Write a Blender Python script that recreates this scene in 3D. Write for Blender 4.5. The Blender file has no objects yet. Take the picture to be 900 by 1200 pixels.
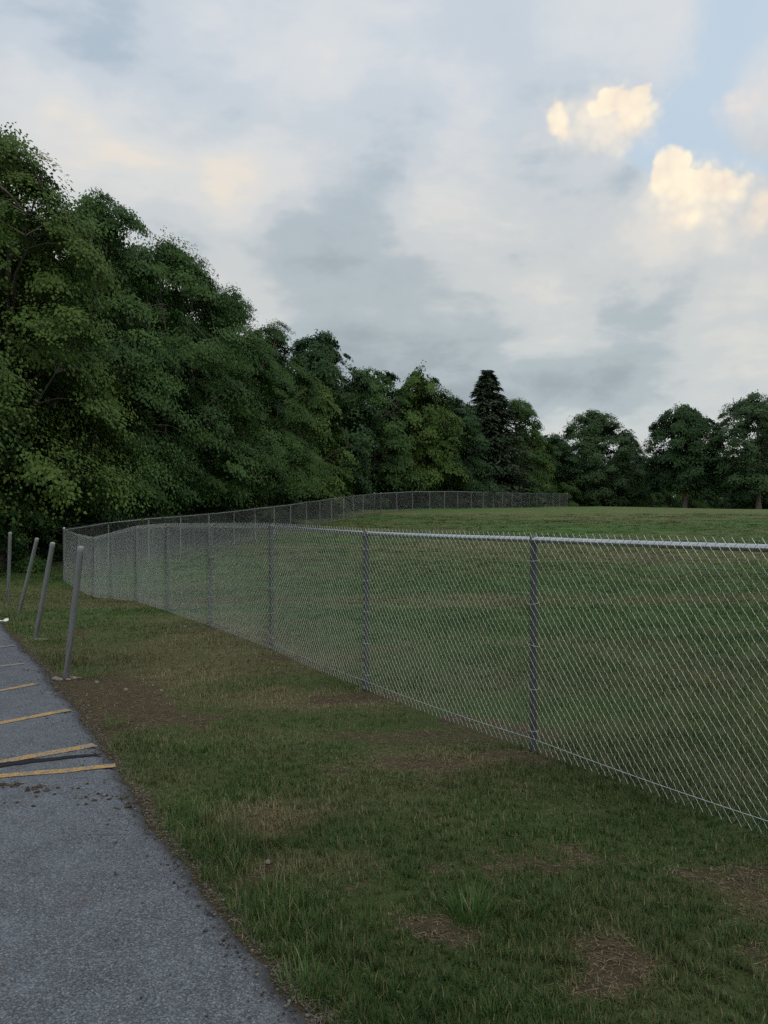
import bpy, math, random
import numpy as np

sc = bpy.context.scene
R = math.radians
DEG = 180.0 / math.pi

# ------------------------------------------------------------------ camera
EYE = 1.64
cam_d = bpy.data.cameras.new('camera')
cam = bpy.data.objects.new('camera', cam_d)
sc.collection.objects.link(cam)
cam.location = (0, 0, EYE)
cam.rotation_euler = (R(90.3), 0, 0)
cam_d.sensor_fit = 'VERTICAL'
cam_d.sensor_height = 36.0
cam_d.lens = 36.0 * 970 / 1200
cam_d.clip_start = 0.05
cam_d.clip_end = 5000
sc.camera = cam

# ------------------------------------------------------------------ node expression helper
class X:
    """a float socket with arithmetic"""
    def __init__(s, nt, sock): s.nt, s.k = nt, sock
    def _m(s, op, *a, clamp=False):
        n = s.nt.nodes.new('ShaderNodeMath'); n.operation = op; n.use_clamp = clamp
        for i, v in enumerate((s,) + a):
            if isinstance(v, X): s.nt.links.new(v.k, n.inputs[i])
            else: n.inputs[i].default_value = v
        return X(s.nt, n.outputs[0])
    def __add__(s, o): return s._m('ADD', o)
    def __radd__(s, o): return s._m('ADD', o)
    def __sub__(s, o): return s._m('SUBTRACT', o)
    def __rsub__(s, o): return (s * -1) + o
    def __mul__(s, o): return s._m('MULTIPLY', o)
    def __rmul__(s, o): return s._m('MULTIPLY', o)
    def __truediv__(s, o): return s._m('DIVIDE', o)
    def __pow__(s, o): return s._m('POWER', o)
    def mx(s, o): return s._m('MAXIMUM', o)
    def mn(s, o): return s._m('MINIMUM', o)
    def sat(s): return s._m('ADD', 0.0, clamp=True)
    def sstep(s, a, b):
        n = s.nt.nodes.new('ShaderNodeMapRange'); n.interpolation_type = 'SMOOTHSTEP'
        s.nt.links.new(s.k, n.inputs[0])
        for i, v in ((1, a), (2, b)):
            if isinstance(v, X): s.nt.links.new(v.k, n.inputs[i])
            else: n.inputs[i].default_value = v
        return X(s.nt, n.outputs[0])

def noise(nt, vec, scale, detail=4, rough=.55, dist=0.0, lac=2.0):
    n = nt.nodes.new('ShaderNodeTexNoise')
    n.inputs['Scale'].default_value = scale; n.inputs['Detail'].default_value = detail
    n.inputs['Roughness'].default_value = rough; n.inputs['Distortion'].default_value = dist
    n.inputs['Lacunarity'].default_value = lac
    nt.links.new(vec, n.inputs['Vector'])
    return n
def nfac(*a, **k):
    n = noise(*a, **k); return X(a[0], n.outputs[0])
def voro(nt, vec, scale, feature='F1', rnd=1.0):
    n = nt.nodes.new('ShaderNodeTexVoronoi'); n.feature = feature
    n.inputs['Scale'].default_value = scale; n.inputs['Randomness'].default_value = rnd
    nt.links.new(vec, n.inputs['Vector'])
    return n
def mapping(nt, vec, scale=(1, 1, 1), loc=(0, 0, 0), rot=(0, 0, 0)):
    n = nt.nodes.new('ShaderNodeMapping')
    n.inputs['Scale'].default_value = scale; n.inputs['Location'].default_value = loc; n.inputs['Rotation'].default_value = rot
    nt.links.new(vec, n.inputs['Vector']); return n.outputs[0]
def cmix(nt, fac, a, b, blend='MIX'):
    n = nt.nodes.new('ShaderNodeMix'); n.data_type = 'RGBA'; n.blend_type = blend
    for s, v in ((n.inputs[0], fac), (n.inputs[6], a), (n.inputs[7], b)):
        if isinstance(v, X): nt.links.new(v.k, s)
        elif isinstance(v, (int, float)): s.default_value = v
        elif isinstance(v, tuple): s.default_value = v + (1.0,) if len(v) == 3 else v
        else: nt.links.new(v, s)
    return n.outputs[2]

# ------------------------------------------------------------------ world: broken evening cloud deck over a clear sky
world = bpy.data.worlds.new('World'); sc.world = world; world.use_nodes = True
wt = world.node_tree; wt.nodes.clear()
SUN_EL, SUN_AZ = R(58), R(140)          # low sun behind the viewer, to the right
sky = wt.nodes.new('ShaderNodeTexSky'); sky.sky_type = 'NISHITA'; sky.sun_disc = False
sky.sun_elevation = SUN_EL; sky.sun_rotation = SUN_AZ; sky.air_density = 1.0; sky.dust_density = 1.2; sky.ozone_density = 1.4
tc = wt.nodes.new('ShaderNodeTexCoord'); D = tc.outputs['Generated']
sp = wt.nodes.new('ShaderNodeSeparateXYZ'); wt.links.new(D, sp.inputs[0])
dx, dy, dz = (X(wt, sp.outputs[i]) for i in range(3))
wn = noise(wt, D, 6.0, 2, .5); ws = wt.nodes.new('ShaderNodeSeparateXYZ'); wt.links.new(wn.outputs['Color'], ws.inputs[0])
w1, w2 = X(wt, ws.outputs[0]) - .5, X(wt, ws.outputs[1]) - .5
fn = noise(wt, D, 26.0, 3, .6); fs = wt.nodes.new('ShaderNodeSeparateXYZ'); wt.links.new(fn.outputs['Color'], fs.inputs[0])
f1, f2 = X(wt, fs.outputs[0]) - .5, X(wt, fs.outputs[1]) - .5
az0 = dx._m('ARCTAN2', dy) * DEG
el0 = dz._m('ARCSINE') * DEG
AZ = az0 + w1 * 9 + f1 * 2.0            # soft clouds: strongly warped
EL = el0 + w2 * 7 + f2 * 1.6
def blob(a, e, ra, re, rot=0.0, A=None, E_=None):
    u, v = (A or AZ) - a, (E_ or EL) - e
    if rot:
        c, s = math.cos(R(rot)), math.sin(R(rot)); u, v = u * c + v * s, v * c - u * s
    d = (u / ra) ** 2.0 if False else (u / ra) * (u / ra) + (v / re) * (v / re)
    return (d * -1.0)._m('EXPONENT') if False else X(wt, (lambda n: n)( _exp(d) ))
def _exp(d):
    n = wt.nodes.new('ShaderNodeMath'); n.operation = 'POWER'
    n.inputs[0].default_value = 2.718281828
    m = d * -1.0
    wt.links.new(m.k, n.inputs[1]); return n.outputs[0]
# deck seen in perspective: features stretch out towards the horizon
pz = dz.mx(0.0) + 0.32
cv = wt.nodes.new('ShaderNodeCombineXYZ')
wt.links.new((dx / pz).k, cv.inputs[0]); wt.links.new((dy / pz).k, cv.inputs[1]); wt.links.new((dz * 1.5).k, cv.inputs[2])
deck = cv.outputs[0]
nb = nfac(wt, deck, 1.5, 5, .56, .35)
nm = nfac(wt, deck, 4.2, 6, .6, .25)
nh = nfac(wt, mapping(wt, D, (3.0, 3.0, 13.0)), 1.4, 4, .55, .3)     # level streaks low down
nbil = nfac(wt, mapping(wt, D, (1, 1, 1.5), (.3, .1, .2)), 8.0, 4, .52, .6)
lum = (nbil - .5) * .42 + (nb - .5) * 1.1 + (nm - .5) * .72 + (nh - .5) * .26 + .56
# where this evening's cloud is thick (dark) or thin (light)
lum = lum + blob(-14.5, 27.5, 8.5, 2.8, -12) * -.26 + blob(-3.5, 17.5, 4.8, 4.6) * -.36 + blob(1.5, 9.5, 12, 2.6) * -.40
lum = lum + blob(12, 7.5, 11, 1.8) * -.32 + blob(-8.5, 22.0, 4.5, 1.7, 15) * .22 + blob(-20, 23.5, 9, 2.6) * .12
lum = lum + blob(9, 17.5, 9, 4.5) * .10 + blob(18.5, 14.0, 6, 1.0, 22) * -.20 + blob(22, 10, 6, 2.2) * .16 + blob(0, 25.5, 3.0, 3.8) * -.16 + blob(4, 23.5, 3.4, 3.5, 40) * .18
lum = lum + blob(17.2, 20.6, 2.6, 1.5) * -.24 + blob(14.6, 24.4, 1.6, 1.4) * -.12 + blob(8, 28, 5, 2.5) * -.05 + blob(20.8, 16.6, 5, 1.2) * .12
lum = lum.sat()
ramp = wt.nodes.new('ShaderNodeValToRGB'); wt.links.new(lum.k, ramp.inputs[0])
cr = ramp.color_ramp; cr.interpolation = 'EASE'
cr.elements[0].position = .05; cr.elements[0].color = (.355, .41, .445, 1)
cr.elements[1].position = 1.0; cr.elements[1].color = (.83, .75, .645, 1)
for p, c in ((.34, (.455, .515, .55)), (.56, (.605, .632, .640)), (.78, (.71, .702, .672))):
    e = cr.elements.new(p); e.color = c + (1,)
deckcol = ramp.outputs[0]
# higher cloud is seen against blue and looks cooler and more violet than the low deck
deckcol = cmix(wt, el0.sstep(15, 30) * .75, deckcol, (.94, 1.02, 1.15), 'MULTIPLY')
deckcol = cmix(wt, (1 - el0.sstep(6, 18)) * .6, deckcol, (.97, 1.0, .98), 'MULTIPLY')
# coverage: one break in the deck
gap = blob(20.9, 26.0, 2.3, 4.6, -20) + blob(25.0, 29.8, 3.4, 2.8) + blob(19.6, 22.6, 2.6, 1.8) + blob(23.5, 21.6, 3.0, 1.0)
gap = (gap + (nm - .5) * 1.1 + f1 * .5 + (nh - .5) * .4).sstep(.15, 1.10) * .86
far_gap = (nb + (nm - .5) * .3).sstep(.70, .84) * .7 * el0.sstep(30, 45)   # a few more breaks higher overhead
gap = gap.mx(far_gap)
blue = cmix(wt, .82, sky.outputs[0], (5.9, 7.25, 8.5))
sc_deck = cmix(wt, 1.0, deckcol, (10.0, 10.0, 10.0), 'MULTIPLY')
col = cmix(wt, gap, sc_deck, blue)
# cumulus towers still in the sun
vp = voro(wt, D, 40.0); vp2 = voro(wt, D, 95.0)
cn = nfac(wt, D, 30.0, 3, .55)
bil = (X(wt, vp.outputs['Distance']) - .45) * -1.5 + (X(wt, vp2.outputs['Distance']) - .45) * -.9
Ac = az0 + w1 * 2.0 + f1 * 1.5; Ec = el0 + w2 * 1.6 + f2 * 1.5
def puff(a, e, ra, re, rot=0.0):
    u, v = Ac - a, Ec - e
    if rot:
        c, s = math.cos(R(rot)), math.sin(R(rot)); u, v = u * c + v * s, v * c - u * s
    return 1.0 - ((u / ra) * (u / ra) + (v / re) * (v / re))._m('SQRT')
def cumulus(parts, soft, sharp, lowe, colA, colB, strength=1.0):
    global col
    f = parts[0]
    for p in parts[1:]: f = f._m('SMOOTH_MAX', p, .15)
    f = f + bil * .26 + f2 * .5
    wd = (1 - (Ec.sstep(lowe - 1.2, lowe + 1.6))) * soft + sharp
    m = (f / wd).sstep(-.1, 1.0) * strength
    tone = (cn * 1.3 + bil * .5 - .25 + (Ec - lowe) * .07 + .18).sat()
    c = cmix(wt, tone, colB, colA)
    col = cmix(wt, m, col, c)
CR, PE = (10.6, 9.5, 7.3), (9.0, 7.7, 6.5)
# faint glow of thin cloud around the towers
cumulus([puff(14.2, 24.6, 5.4, 2.9), puff(20.5, 18.3, 7.0, 3.6)], .9, .9, 24, (8.4, 7.9, 7.1), (7.4, 7.2, 6.8), .9)
cumulus([puff(20.8, 19.2, 4.6, 3.2), puff(15.6, 24.9, 3.6, 2.4)], .9, .85, 21, (9.2, 8.4, 7.2), (8.0, 7.5, 6.9), .85)
cumulus([puff(23.8, 24.6, 2.3, 1.5), puff(25.5, 24.2, 2.4, 1.9)], .9, .45, 24.8, (8.6, 7.7, 7.0), (7.0, 7.0, 7.1), .8)
cumulus([puff(16.9, 24.9, 1.5, 1.9), puff(15.6, 26.0, 1.6, .9), puff(17.4, 25.8, 1.0, 1.0)], .9, .24, 24.6, CR, PE, .95)
cumulus([puff(25.0, 18.4, 2.4, 1.7)], .8, .5, 18.4, (9.2, 8.0, 6.6), (7.4, 6.8, 6.1), .85)
cumulus([puff(11.8, 25.0, 1.1, 1.6, 20)], .5, .40, 25, CR, PE, .95)
cumulus([puff(19.4, 21.3, 1.2, 1.6), puff(20.6, 20.0, 2.6, 1.9), puff(22.3, 19.7, 2.0, 1.7), puff(20.9, 18.4, 2.6, 1.3)], .95, .24, 19.6, CR, PE, .95)
# below the horizon (only ever seen in reflections): dull ground colour
col = cmix(wt, (dz * -1).sstep(0.0, .06), col, (.5, .55, .4))
bg = wt.nodes.new('ShaderNodeBackground'); bg.inputs['Strength'].default_value = 0.1
wt.links.new(col, bg.inputs[0])
world.cycles.sampling_method = 'MANUAL'; world.cycles.sample_map_resolution = 256
wo = wt.nodes.new('ShaderNodeOutputWorld'); wt.links.new(bg.outputs[0], wo.inputs[0])

# ------------------------------------------------------------------ sun (veiled by cloud)
sd = bpy.data.lights.new('sun', 'SUN'); sd.energy = 1.0; sd.angle = R(30); sd.color = (1.0, .90, .76)
so = bpy.data.objects.new('sun', sd); sc.collection.objects.link(so)
so.rotation_euler = (R(90) - SUN_EL, 0, math.pi - SUN_AZ)
so.location = (10, -20, 20)

vs = sc.view_settings
vs.view_transform = 'Standard'; vs.look = 'None'; vs.exposure = 0.0; vs.gamma = 1.0; vs.use_curve_mapping = False
sc.cycles.use_denoising = False
sc.cycles.max_bounces = 4; sc.cycles.diffuse_bounces = 2; sc.cycles.transparent_max_bounces = 8
sc.cycles.caustics_reflective = False; sc.cycles.caustics_refractive = False
sc.cycles.use_adaptive_sampling = True; sc.cycles.adaptive_threshold = 0.02

# ------------------------------------------------------------------ helpers
def link(o, parent=None):
    sc.collection.objects.link(o)
    if parent is not None: o.parent = parent
    return o
def tag(o, label=None, cat=None, group=None, kind=None):
    for k, v in (('label', label), ('category', cat), ('group', group), ('kind', kind)):
        if v: o[k] = v
    return o
def empty(name, loc=(0, 0, 0), rz=0.0):
    o = bpy.data.objects.new(name, None); o.location = loc; o.rotation_euler = (0, 0, rz); o.empty_display_size = .2
    return link(o)
def np_mesh(name, V, F, mat=None, smooth=False, attrs=None):
    """V n x 3; F list of (m x k) index arrays"""
    if not isinstance(F, list): F = [F]
    me = bpy.data.meshes.new(name)
    V = np.ascontiguousarray(V, dtype=np.float32)
    me.vertices.add(len(V)); me.vertices.foreach_set('co', V.ravel())
    loops = np.concatenate([f.ravel() for f in F]).astype(np.int32)
    sizes = np.concatenate([np.full(len(f), f.shape[1], np.int32) for f in F])
    starts = np.concatenate([[0], np.cumsum(sizes)[:-1]]).astype(np.int32)
    me.loops.add(len(loops)); me.loops.foreach_set('vertex_index', loops)
    me.polygons.add(len(sizes)); me.polygons.foreach_set('loop_start', starts)
    if smooth: me.polygons.foreach_set('use_smooth', np.ones(len(sizes), bool))
    for an, (dom, dat) in (attrs or {}).items():
        a = me.attributes.new(an, 'FLOAT', dom); a.data.foreach_set('value', np.ascontiguousarray(dat, dtype=np.float32))
    me.update(calc_edges=True); me.validate()
    if mat: me.materials.append(mat)
    return me
def obj(name, me, parent=None):
    return link(bpy.data.objects.new(name, me), parent)

def tube_rings(paths, sides):
    """paths: list of (pts n x 3, radii n). one mesh: all tubes."""
    Vs, Fs, off = [], [], 0
    ang = np.arange(sides) / sides * 2 * np.pi
    for pts, rad in paths:
        pts = np.asarray(pts, float); rad = np.asarray(rad, float); n = len(pts)
        t = np.gradient(pts, axis=0); t /= np.linalg.norm(t, axis=1)[:, None] + 1e-9
        ref = np.where(np.abs(t[:, 2:3]) > .9, np.array([[1., 0, 0]]), np.array([[0, 0, 1.]]))
        if (np.abs(t[:, 2]) > .9).any() and not (np.abs(t[:, 2]) > .9).all(): ref = np.tile([[.8, .6, 0.]], (n, 1))
        a = np.cross(t, ref); a /= np.linalg.norm(a, axis=1)[:, None] + 1e-9
        b = np.cross(t, a)
        ring = pts[:, None] + rad[:, None, None] * (a[:, None] * np.cos(ang)[None, :, None] + b[:, None] * np.sin(ang)[None, :, None])
        Vs.append(ring.reshape(-1, 3))
        i = np.arange(n - 1)[:, None] * sides; j = np.arange(sides)[None]; k = (j + 1) % sides
        Fs.append(np.stack([i + j, i + k, i + sides + k, i + sides + j], -1).reshape(-1, 4) + off)
        off += n * sides
    return np.concatenate(Vs), np.concatenate(Fs)
def lathe(prof, sides=16):
    """prof: list of (r, z) bottom to top; closed by its end radii"""
    ang = np.arange(sides) / sides * 2 * np.pi
    V = np.array([[r * math.cos(a), r * math.sin(a), z] for r, z in prof for a in ang])
    i = np.arange(len(prof) - 1)[:, None] * sides; j = np.arange(sides)[None]; k = (j + 1) % sides
    return V, np.stack([i + j, i + k, i + sides + k, i + sides + j], -1).reshape(-1, 4)

# value noise in numpy
_rg = np.random.default_rng(11); _tab = _rg.random((256, 256))
def vnoise(x, y):
    xi = np.floor(x).astype(int); yi = np.floor(y).astype(int); fx = x - xi; fy = y - yi
    fx = fx * fx * (3 - 2 * fx); fy = fy * fy * (3 - 2 * fy)
    g = lambda a, b: _tab[a % 256, b % 256]
    return (g(xi, yi) * (1 - fx) + g(xi + 1, yi) * fx) * (1 - fy) + (g(xi, yi + 1) * (1 - fx) + g(xi + 1, yi + 1) * fx) * fy
def fbm(x, y, s, oct=4, ox=0.0):
    v = 0; a = .5; t = 0
    for o in range(oct):
        v = v + a * vnoise(x * s + ox + 17.3 * o, y * s + 9.1 * o + ox * 1.7); t += a; a *= .55; s *= 2.03
    return v / t
def smooth(a, b, x):
    t = np.clip((x - a) / (b - a), 0, 1); return t * t * (3 - 2 * t)

# ------------------------------------------------------------------ terrain
_ky = np.array([-400, -30, 12, 16, 22, 24.3, 26.9, 29.4, 31.9, 34.5, 37, 39.6, 42.1, 44.6, 47.2, 49.7, 52.2, 54.8, 57.3, 59.8, 62.3, 67, 71, 77, 85, 98, 120, 160, 300, 3000.])
_kz = np.array([0, 0, -.01, -.04, -.10, -.09, -.04, .05, .12, .23, .37, .51, .64, .76, .92, 1.09, 1.25, 1.39, 1.54, 1.66, 1.82, 2.15, 2.29, 2.38, 2.52, 2.82, 2.84, 2.2, -1.5, -6.])
_dy = np.arange(-400, 3000, .5); _dz = np.interp(_dy, _ky, _kz)
_k = np.exp(-.5 * (np.arange(-8, 9) / 3.0) ** 2); _k /= _k.sum()
_dz = np.convolve(np.pad(_dz, 8, mode='edge'), _k, mode='valid')
EDGE_Y = np.array([-12, 0, 1.5, 2.62, 3.15, 3.57, 3.97, 4.42, 4.79, 5.38, 5.83, 6.97, 7.8, 8.45, 9.58, 10.4, 11.8, 13.2, 17, 22, 40.])
EDGE_X = np.array([3.2, .95, .32, -.219, -.523, -.74, -.97, -1.26, -1.457, -1.708, -1.98, -2.59, -3.08, -3.415, -4.07, -4.56, -5.36, -6.13, -8.6, -12.5, -27.])
_ey = np.arange(-12, 40, .02)
_ex = np.interp(_ey, EDGE_Y, EDGE_X)
_kk = np.exp(-.5 * (np.arange(-12, 13) / 6.0) ** 2); _kk /= _kk.sum()
_ex = np.convolve(np.pad(_ex, 12, mode='reflect', reflect_type='odd'), _kk, mode='valid')
_ex = _ex + (fbm(_ey, _ey * 0 + 3.3, 1.1, 2) - .5) * .07 + (fbm(_ey, _ey * 0 + 7.7, 7.0, 2) - .5) * .05 + (fbm(_ey, _ey * 0 + 2.7, 26.0, 2) - .5) * .045
def edge_x(y): return np.interp(y, _ey, _ex)
def ground(x, y):
    x = np.asarray(x, float); y = np.asarray(y, float)
    z = np.interp(y, _dy, _dz)
    z = z - .36 * np.exp(-.5 * (((x + 7.9) / 3.6) ** 2 + ((y - 21.3) / 2.7) ** 2))
    z = z - .33 * smooth(24, 46, x) * smooth(50, 95, y)
    n = (fbm(x, y, .45, 3) - .5) * .09 + (fbm(x, y, 3.0, 2, 5.) - .5) * .03
    m = smooth(0.05, .5, x - edge_x(y)) * smooth(1.0, 3.0, y) + (y > 40) * 1.0
    return z + n * np.clip(m, 0, 1)
def gz(x, y): return float(ground(np.array([x]), np.array([y]))[0])

# bare-soil and dry-grass patches: (x, y, rx, ry, strength)
DIRT = [(-2.72, 7.5, .55, .85, 2.3), (-2.25, 6.75, .45, .5, 1.9), (-3.0, 8.1, .3, .3, 1.2), (-1.55, 6.85, .5, .22, .50), (-.95, 7.35, .6, .2, .42), (-.35, 7.62, .32, .20, .9),
        (.50, 5.62, .55, .20, 0.61), (.95, 5.75, .30, .16, 0.72), (-.60, 4.5, .20, .22, 0.40), (-.10, 3.72, .28, .12, 0.47), (-.45, 3.85, .25, .12, 0.32), (.16, 3.28, .20, .17, 0.72),
        (.77, 3.06, .16, .18, 0.83), (1.66, 3.62, .22, .3, 0.65), (.75, 4.0, .5, .10, 0.32), (.3, 4.45, .5, .12, 0.25), (-1.3, 9.75, .5, .25, 0.70), (-2.5, 12.0, .5, .3, 0.70),
        (-4.1, 10.2, .3, .3, 0.50), (-4.3, 11.7, .35, .25, 0.60), (-.9, 4.75, .25, .2, 0.22), (-7.3, 19.6, 1.4, .6, 0.50), (.45, 3.62, .25, .08, 0.32)]
DRY = [(-2.3, 10.6, 1.1, 1.3, .75), (-1.2, 9.3, .9, .5, .7), (-.6, 4.52, .24, .26, 1.0), (-.75, 7.5, .9, .4, .8), (.35, 5.6, .5, .25, .8), (-3.2, 13.2, 1.2, 1.2, .5),
       (-1.9, 8.6, .6, .4, .4), (1.7, 3.6, .3, .3, .6), (-.35, 3.95, .2, .15, .5), (-6.2, 18.5, 1.8, 1.2, .5)]
def patch(L, x, y):
    v = 0
    for a, b, rx, ry, s in L: v = v + s * np.exp(-(((x - a) / rx) ** 2 + ((y - b) / ry) ** 2))
    return v
def field_dry(x, y):
    s = fbm(x * .22, y, .30, 4, 40.) ; t = fbm(x * .5, y, .11, 3, 80.)
    f = smooth(.52, .70, s) * .62 + smooth(.56, .76, t) * .3
    return f * smooth(6, 10, y) + .28 * smooth(45, 85, y)
def attr_dirt(x, y):
    wx = x + (fbm(x, y, 2.2, 3, 3.) - .5) * .5; wy = y + (fbm(x, y, 2.2, 3, 31.) - .5) * .5
    d = 1.2 * patch(DIRT, wx, wy)
    e = x - edge_x(y)
    d = d + .95 * np.exp(-(np.clip(e, 0, 9) / (.04 + .10 * fbm(y, y * 0 + 1., 1.2, 3))) ** 2) * (e > -.3)
    n = fbm(x, y, 3.5, 4, 12.)
    d = d * (.25 + 1.15 * n) + .45 * smooth(.58, .76, n) * (y < 14) + .5 * smooth(.64, .76, fbm(x * .35, y, .55, 4, 66.)) * (y > 6) * (y < 60)
    return np.clip(d, 0, 1)
def attr_lush(x, y):
    f = smooth(.32, .56, fbm(x * .3, y, .26, 4, 19.)) * .8 + .2 * smooth(.45, .6, fbm(x, y, 1.1, 3, 37.))
    fx = np.interp(y, [-.3, 5.85, 12.35, 24.3, 63, 97.6], [4.8, 1.055, -2.585, -9.39, -.3, 21.6])      # line of the fence
    return f * (.55 + .45 * smooth(-.3, .5, x - fx))
def attr_dry(x, y):
    wx = x + (fbm(x, y, 1.8, 3, 23.) - .5) * .5; wy = y + (fbm(x, y, 1.8, 3, 61.) - .5) * .5
    v = patch(DRY, wx, wy) * (.9 + 1.3 * fbm(x, y, 4., 3, 9.)) + .35 * smooth(.5, .75, fbm(x, y, .9, 3, 52.)) + field_dry(x, y)
    return np.clip(v, 0, 1)

def grow(lo, hi, step0, end_lo, end_hi, ratio=1.10):
    a = list(np.arange(lo, hi + 1e-6, step0)); s = step0
    while a[-1] < end_hi: s *= ratio; a.append(a[-1] + s)
    s = step0
    while a[0] > end_lo: s *= ratio; a.insert(0, a[0] - s)
    return np.array(a)
gx = grow(-7.5, 6.0, .07, -1500, 1500); gy = grow(2.0, 15.0, .07, -400, 2500, 1.06)
GX, GY = np.meshgrid(gx, gy); px, py = GX.ravel(), GY.ravel()
V = np.stack([px, py, ground(px, py)], 1)
nx, ny = len(gx), len(gy)
ii = (np.arange(ny - 1)[:, None] * nx + np.arange(nx - 1)[None]).ravel()
F = np.stack([ii, ii + 1, ii + nx + 1, ii + nx], 1)

# ------------------------------------------------------------------ materials
def new_mat(name):
    m = bpy.data.materials.new(name); m.use_nodes = True; nt = m.node_tree
    b = nt.nodes['Principled BSDF']; return m, nt, b
def geo_pos(nt): return nt.nodes.new('ShaderNodeNewGeometry').outputs['Position']
def obj_co(nt): return nt.nodes.new('ShaderNodeTexCoord').outputs['Object']
def attr(nt, name):
    a = nt.nodes.new('ShaderNodeAttribute'); a.attribute_name = name; return X(nt, a.outputs['Fac'])
def setc(nt, b, c):
    if isinstance(c, tuple): b.inputs['Base Color'].default_value = c + (1,)
    else: nt.links.new(c, b.inputs['Base Color'])
def setf(nt, s, v):
    if isinstance(v, X): nt.links.new(v.k, s)
    else: s.default_value = v
def bump(nt, b, h, dist, strength=1.0):
    n = nt.nodes.new('ShaderNodeBump'); n.inputs['Distance'].default_value = dist; n.inputs['Strength'].default_value = strength
    nt.links.new(h.k, n.inputs['Height']); nt.links.new(n.outputs[0], b.inputs['Normal'])

# ground: thatch, soil and distant turf
m_ground, nt, b = new_mat('turf_and_soil')
P = geo_pos(nt); dirt, dry = attr(nt, 'dirt'), attr(nt, 'dry')
n1 = nfac(nt, P, 1.3, 5, .6); n2 = nfac(nt, P, 14, 5, .65); n3 = nfac(nt, P, 90, 4, .65)
n4 = nfac(nt, mapping(nt, P, (.25, 1, 1)), .8, 5, .6)
green = cmix(nt, (n1 * .5 + n2 * .5 + (n3 - .5) * .5).sstep(.3, .7), (.062, .098, .029), (.130, .172, .055))
green = cmix(nt, (attr(nt, 'lush') + (n2 - .5) * .5).sat() * .8, green, (.068, .158, .038))
straw = cmix(nt, n3, (.135, .122, .058), (.235, .20, .11))
soil = cmix(nt, (n2 * .6 + n3 * .5).sstep(.3, .75), (.052, .040, .021), (.135, .105, .062))
c = cmix(nt, (dry * 1.0 + (n2 - .5) * .6).sat() * .6, green, straw)
dm = (dirt + (n2 - .5) * .5 + (n3 - .5) * .25).sstep(.28, .62)
thatch = cmix(nt, n3, (.040, .032, .016), (.105, .085, .045))
sy_ = nt.nodes.new('ShaderNodeSeparateXYZ'); nt.links.new(P, sy_.inputs[0])
c = cmix(nt, (1 - X(nt, sy_.outputs[1]).sstep(8, 18)) * (n2 * .7), c, thatch)
c = cmix(nt, dm, c, soil)
setc(nt, b, c); b.inputs['Roughness'].default_value = .95; b.inputs['Specular IOR Level'].default_value = .15
bump(nt, b, n2 * .8 + n3 * .5, .06, 1.0)

me = np_mesh('ground', V, F, m_ground, True, {'dirt': ('POINT', attr_dirt(px, py)), 'dry': ('POINT', attr_dry(px, py)), 'lush': ('POINT', attr_lush(px, py))})
tag(obj('ground', me), kind='structure')

# asphalt
m_asph, nt, b = new_mat('weathered_asphalt')
P = geo_pos(nt); ed = attr(nt, 'edge')
vo = voro(nt, P, 170); vo2 = voro(nt, P, 330)
stone = X(nt, vo.outputs['Distance']); sepc = nt.nodes.new('ShaderNodeSeparateColor'); nt.links.new(vo.outputs['Color'], sepc.inputs[0]); rc = X(nt, sepc.outputs[0])
sep2 = nt.nodes.new('ShaderNodeSeparateColor'); nt.links.new(vo2.outputs['Color'], sep2.inputs[0]); rc2 = X(nt, sep2.outputs[1])
big = nfac(nt, P, .55, 4, .6); mid = nfac(nt, P, 4.5, 5, .65); fine = nfac(nt, P, 60, 3, .6)
v = rc ** 1.6 * .58 + rc2 * .25 + (big - .5) * .35 + (mid - .5) * .42 + (fine - .5) * .25 + .04 - stone * 6.0 * .03
c = cmix(nt, v.sat(), (.047, .054, .065), (.255, .280, .318))
c = cmix(nt, rc.sstep(.95, .98) * .2, c, (.46, .45, .43))
c = cmix(nt, (ed + (mid - .5) * .7 + (fine - .5) * .5).sstep(.40, .95) * .75, c, (.038, .038, .038))
stain = nfac(nt, mapping(nt, P, (1, 1, 1), (3, 1, 0)), 1.6, 4, .6).sstep(.60, .74)
c = cmix(nt, stain * .30, c, (.12, .085, .055))
setc(nt, b, c); b.inputs['Roughness'].default_value = .88; b.inputs['Specular IOR Level'].default_value = .3
bump(nt, b, (stone * -60).mx(-.6) * .5 + fine * .5 + rc * .4, .006, .9)

offs = np.array([-.012, .0, .03, .07, .12, .18, .26, .36, .5, .7, 1.0, 1.6, 2.6, 4.5, 8, 16, 30])
ys = np.concatenate([np.arange(-8, 2, .2), np.arange(2, 14, .025), np.arange(14, 38, .25)])
AY, AO = np.meshgrid(ys, offs, indexing='ij')
AX = edge_x(AY) - AO
h = .034 + (fbm(AX, AY, 2.5, 3, 77.) - .5) * .012 + (fbm(AX, AY, 12., 2, 13.) - .5) * .016 * np.exp(-AO / .15)
drop = .034 * np.exp(-np.clip(AO, 0, 9) / .05) * .8 + (AO < 0) * .06
AZ_ = ground(AX, AY) + h - drop
k = len(offs); ii = (np.arange(len(ys) - 1)[:, None] * k + np.arange(k - 1)[None]).ravel()
me = np_mesh('drive', np.stack([AX.ravel(), AY.ravel(), AZ_.ravel()], 1), np.stack([ii, ii + k, ii + k + 1, ii + 1], 1), m_asph, True,
             {'edge': ('POINT', np.exp(-(np.clip(AO, 0, 9) / .13)).ravel())})
drive = tag(obj('asphalt_drive', me), kind='structure')
def asph_z(x, y): return ground(x, y) + .034 + (fbm(x, y, 2.5, 3, 77.) - .5) * .012

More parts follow.
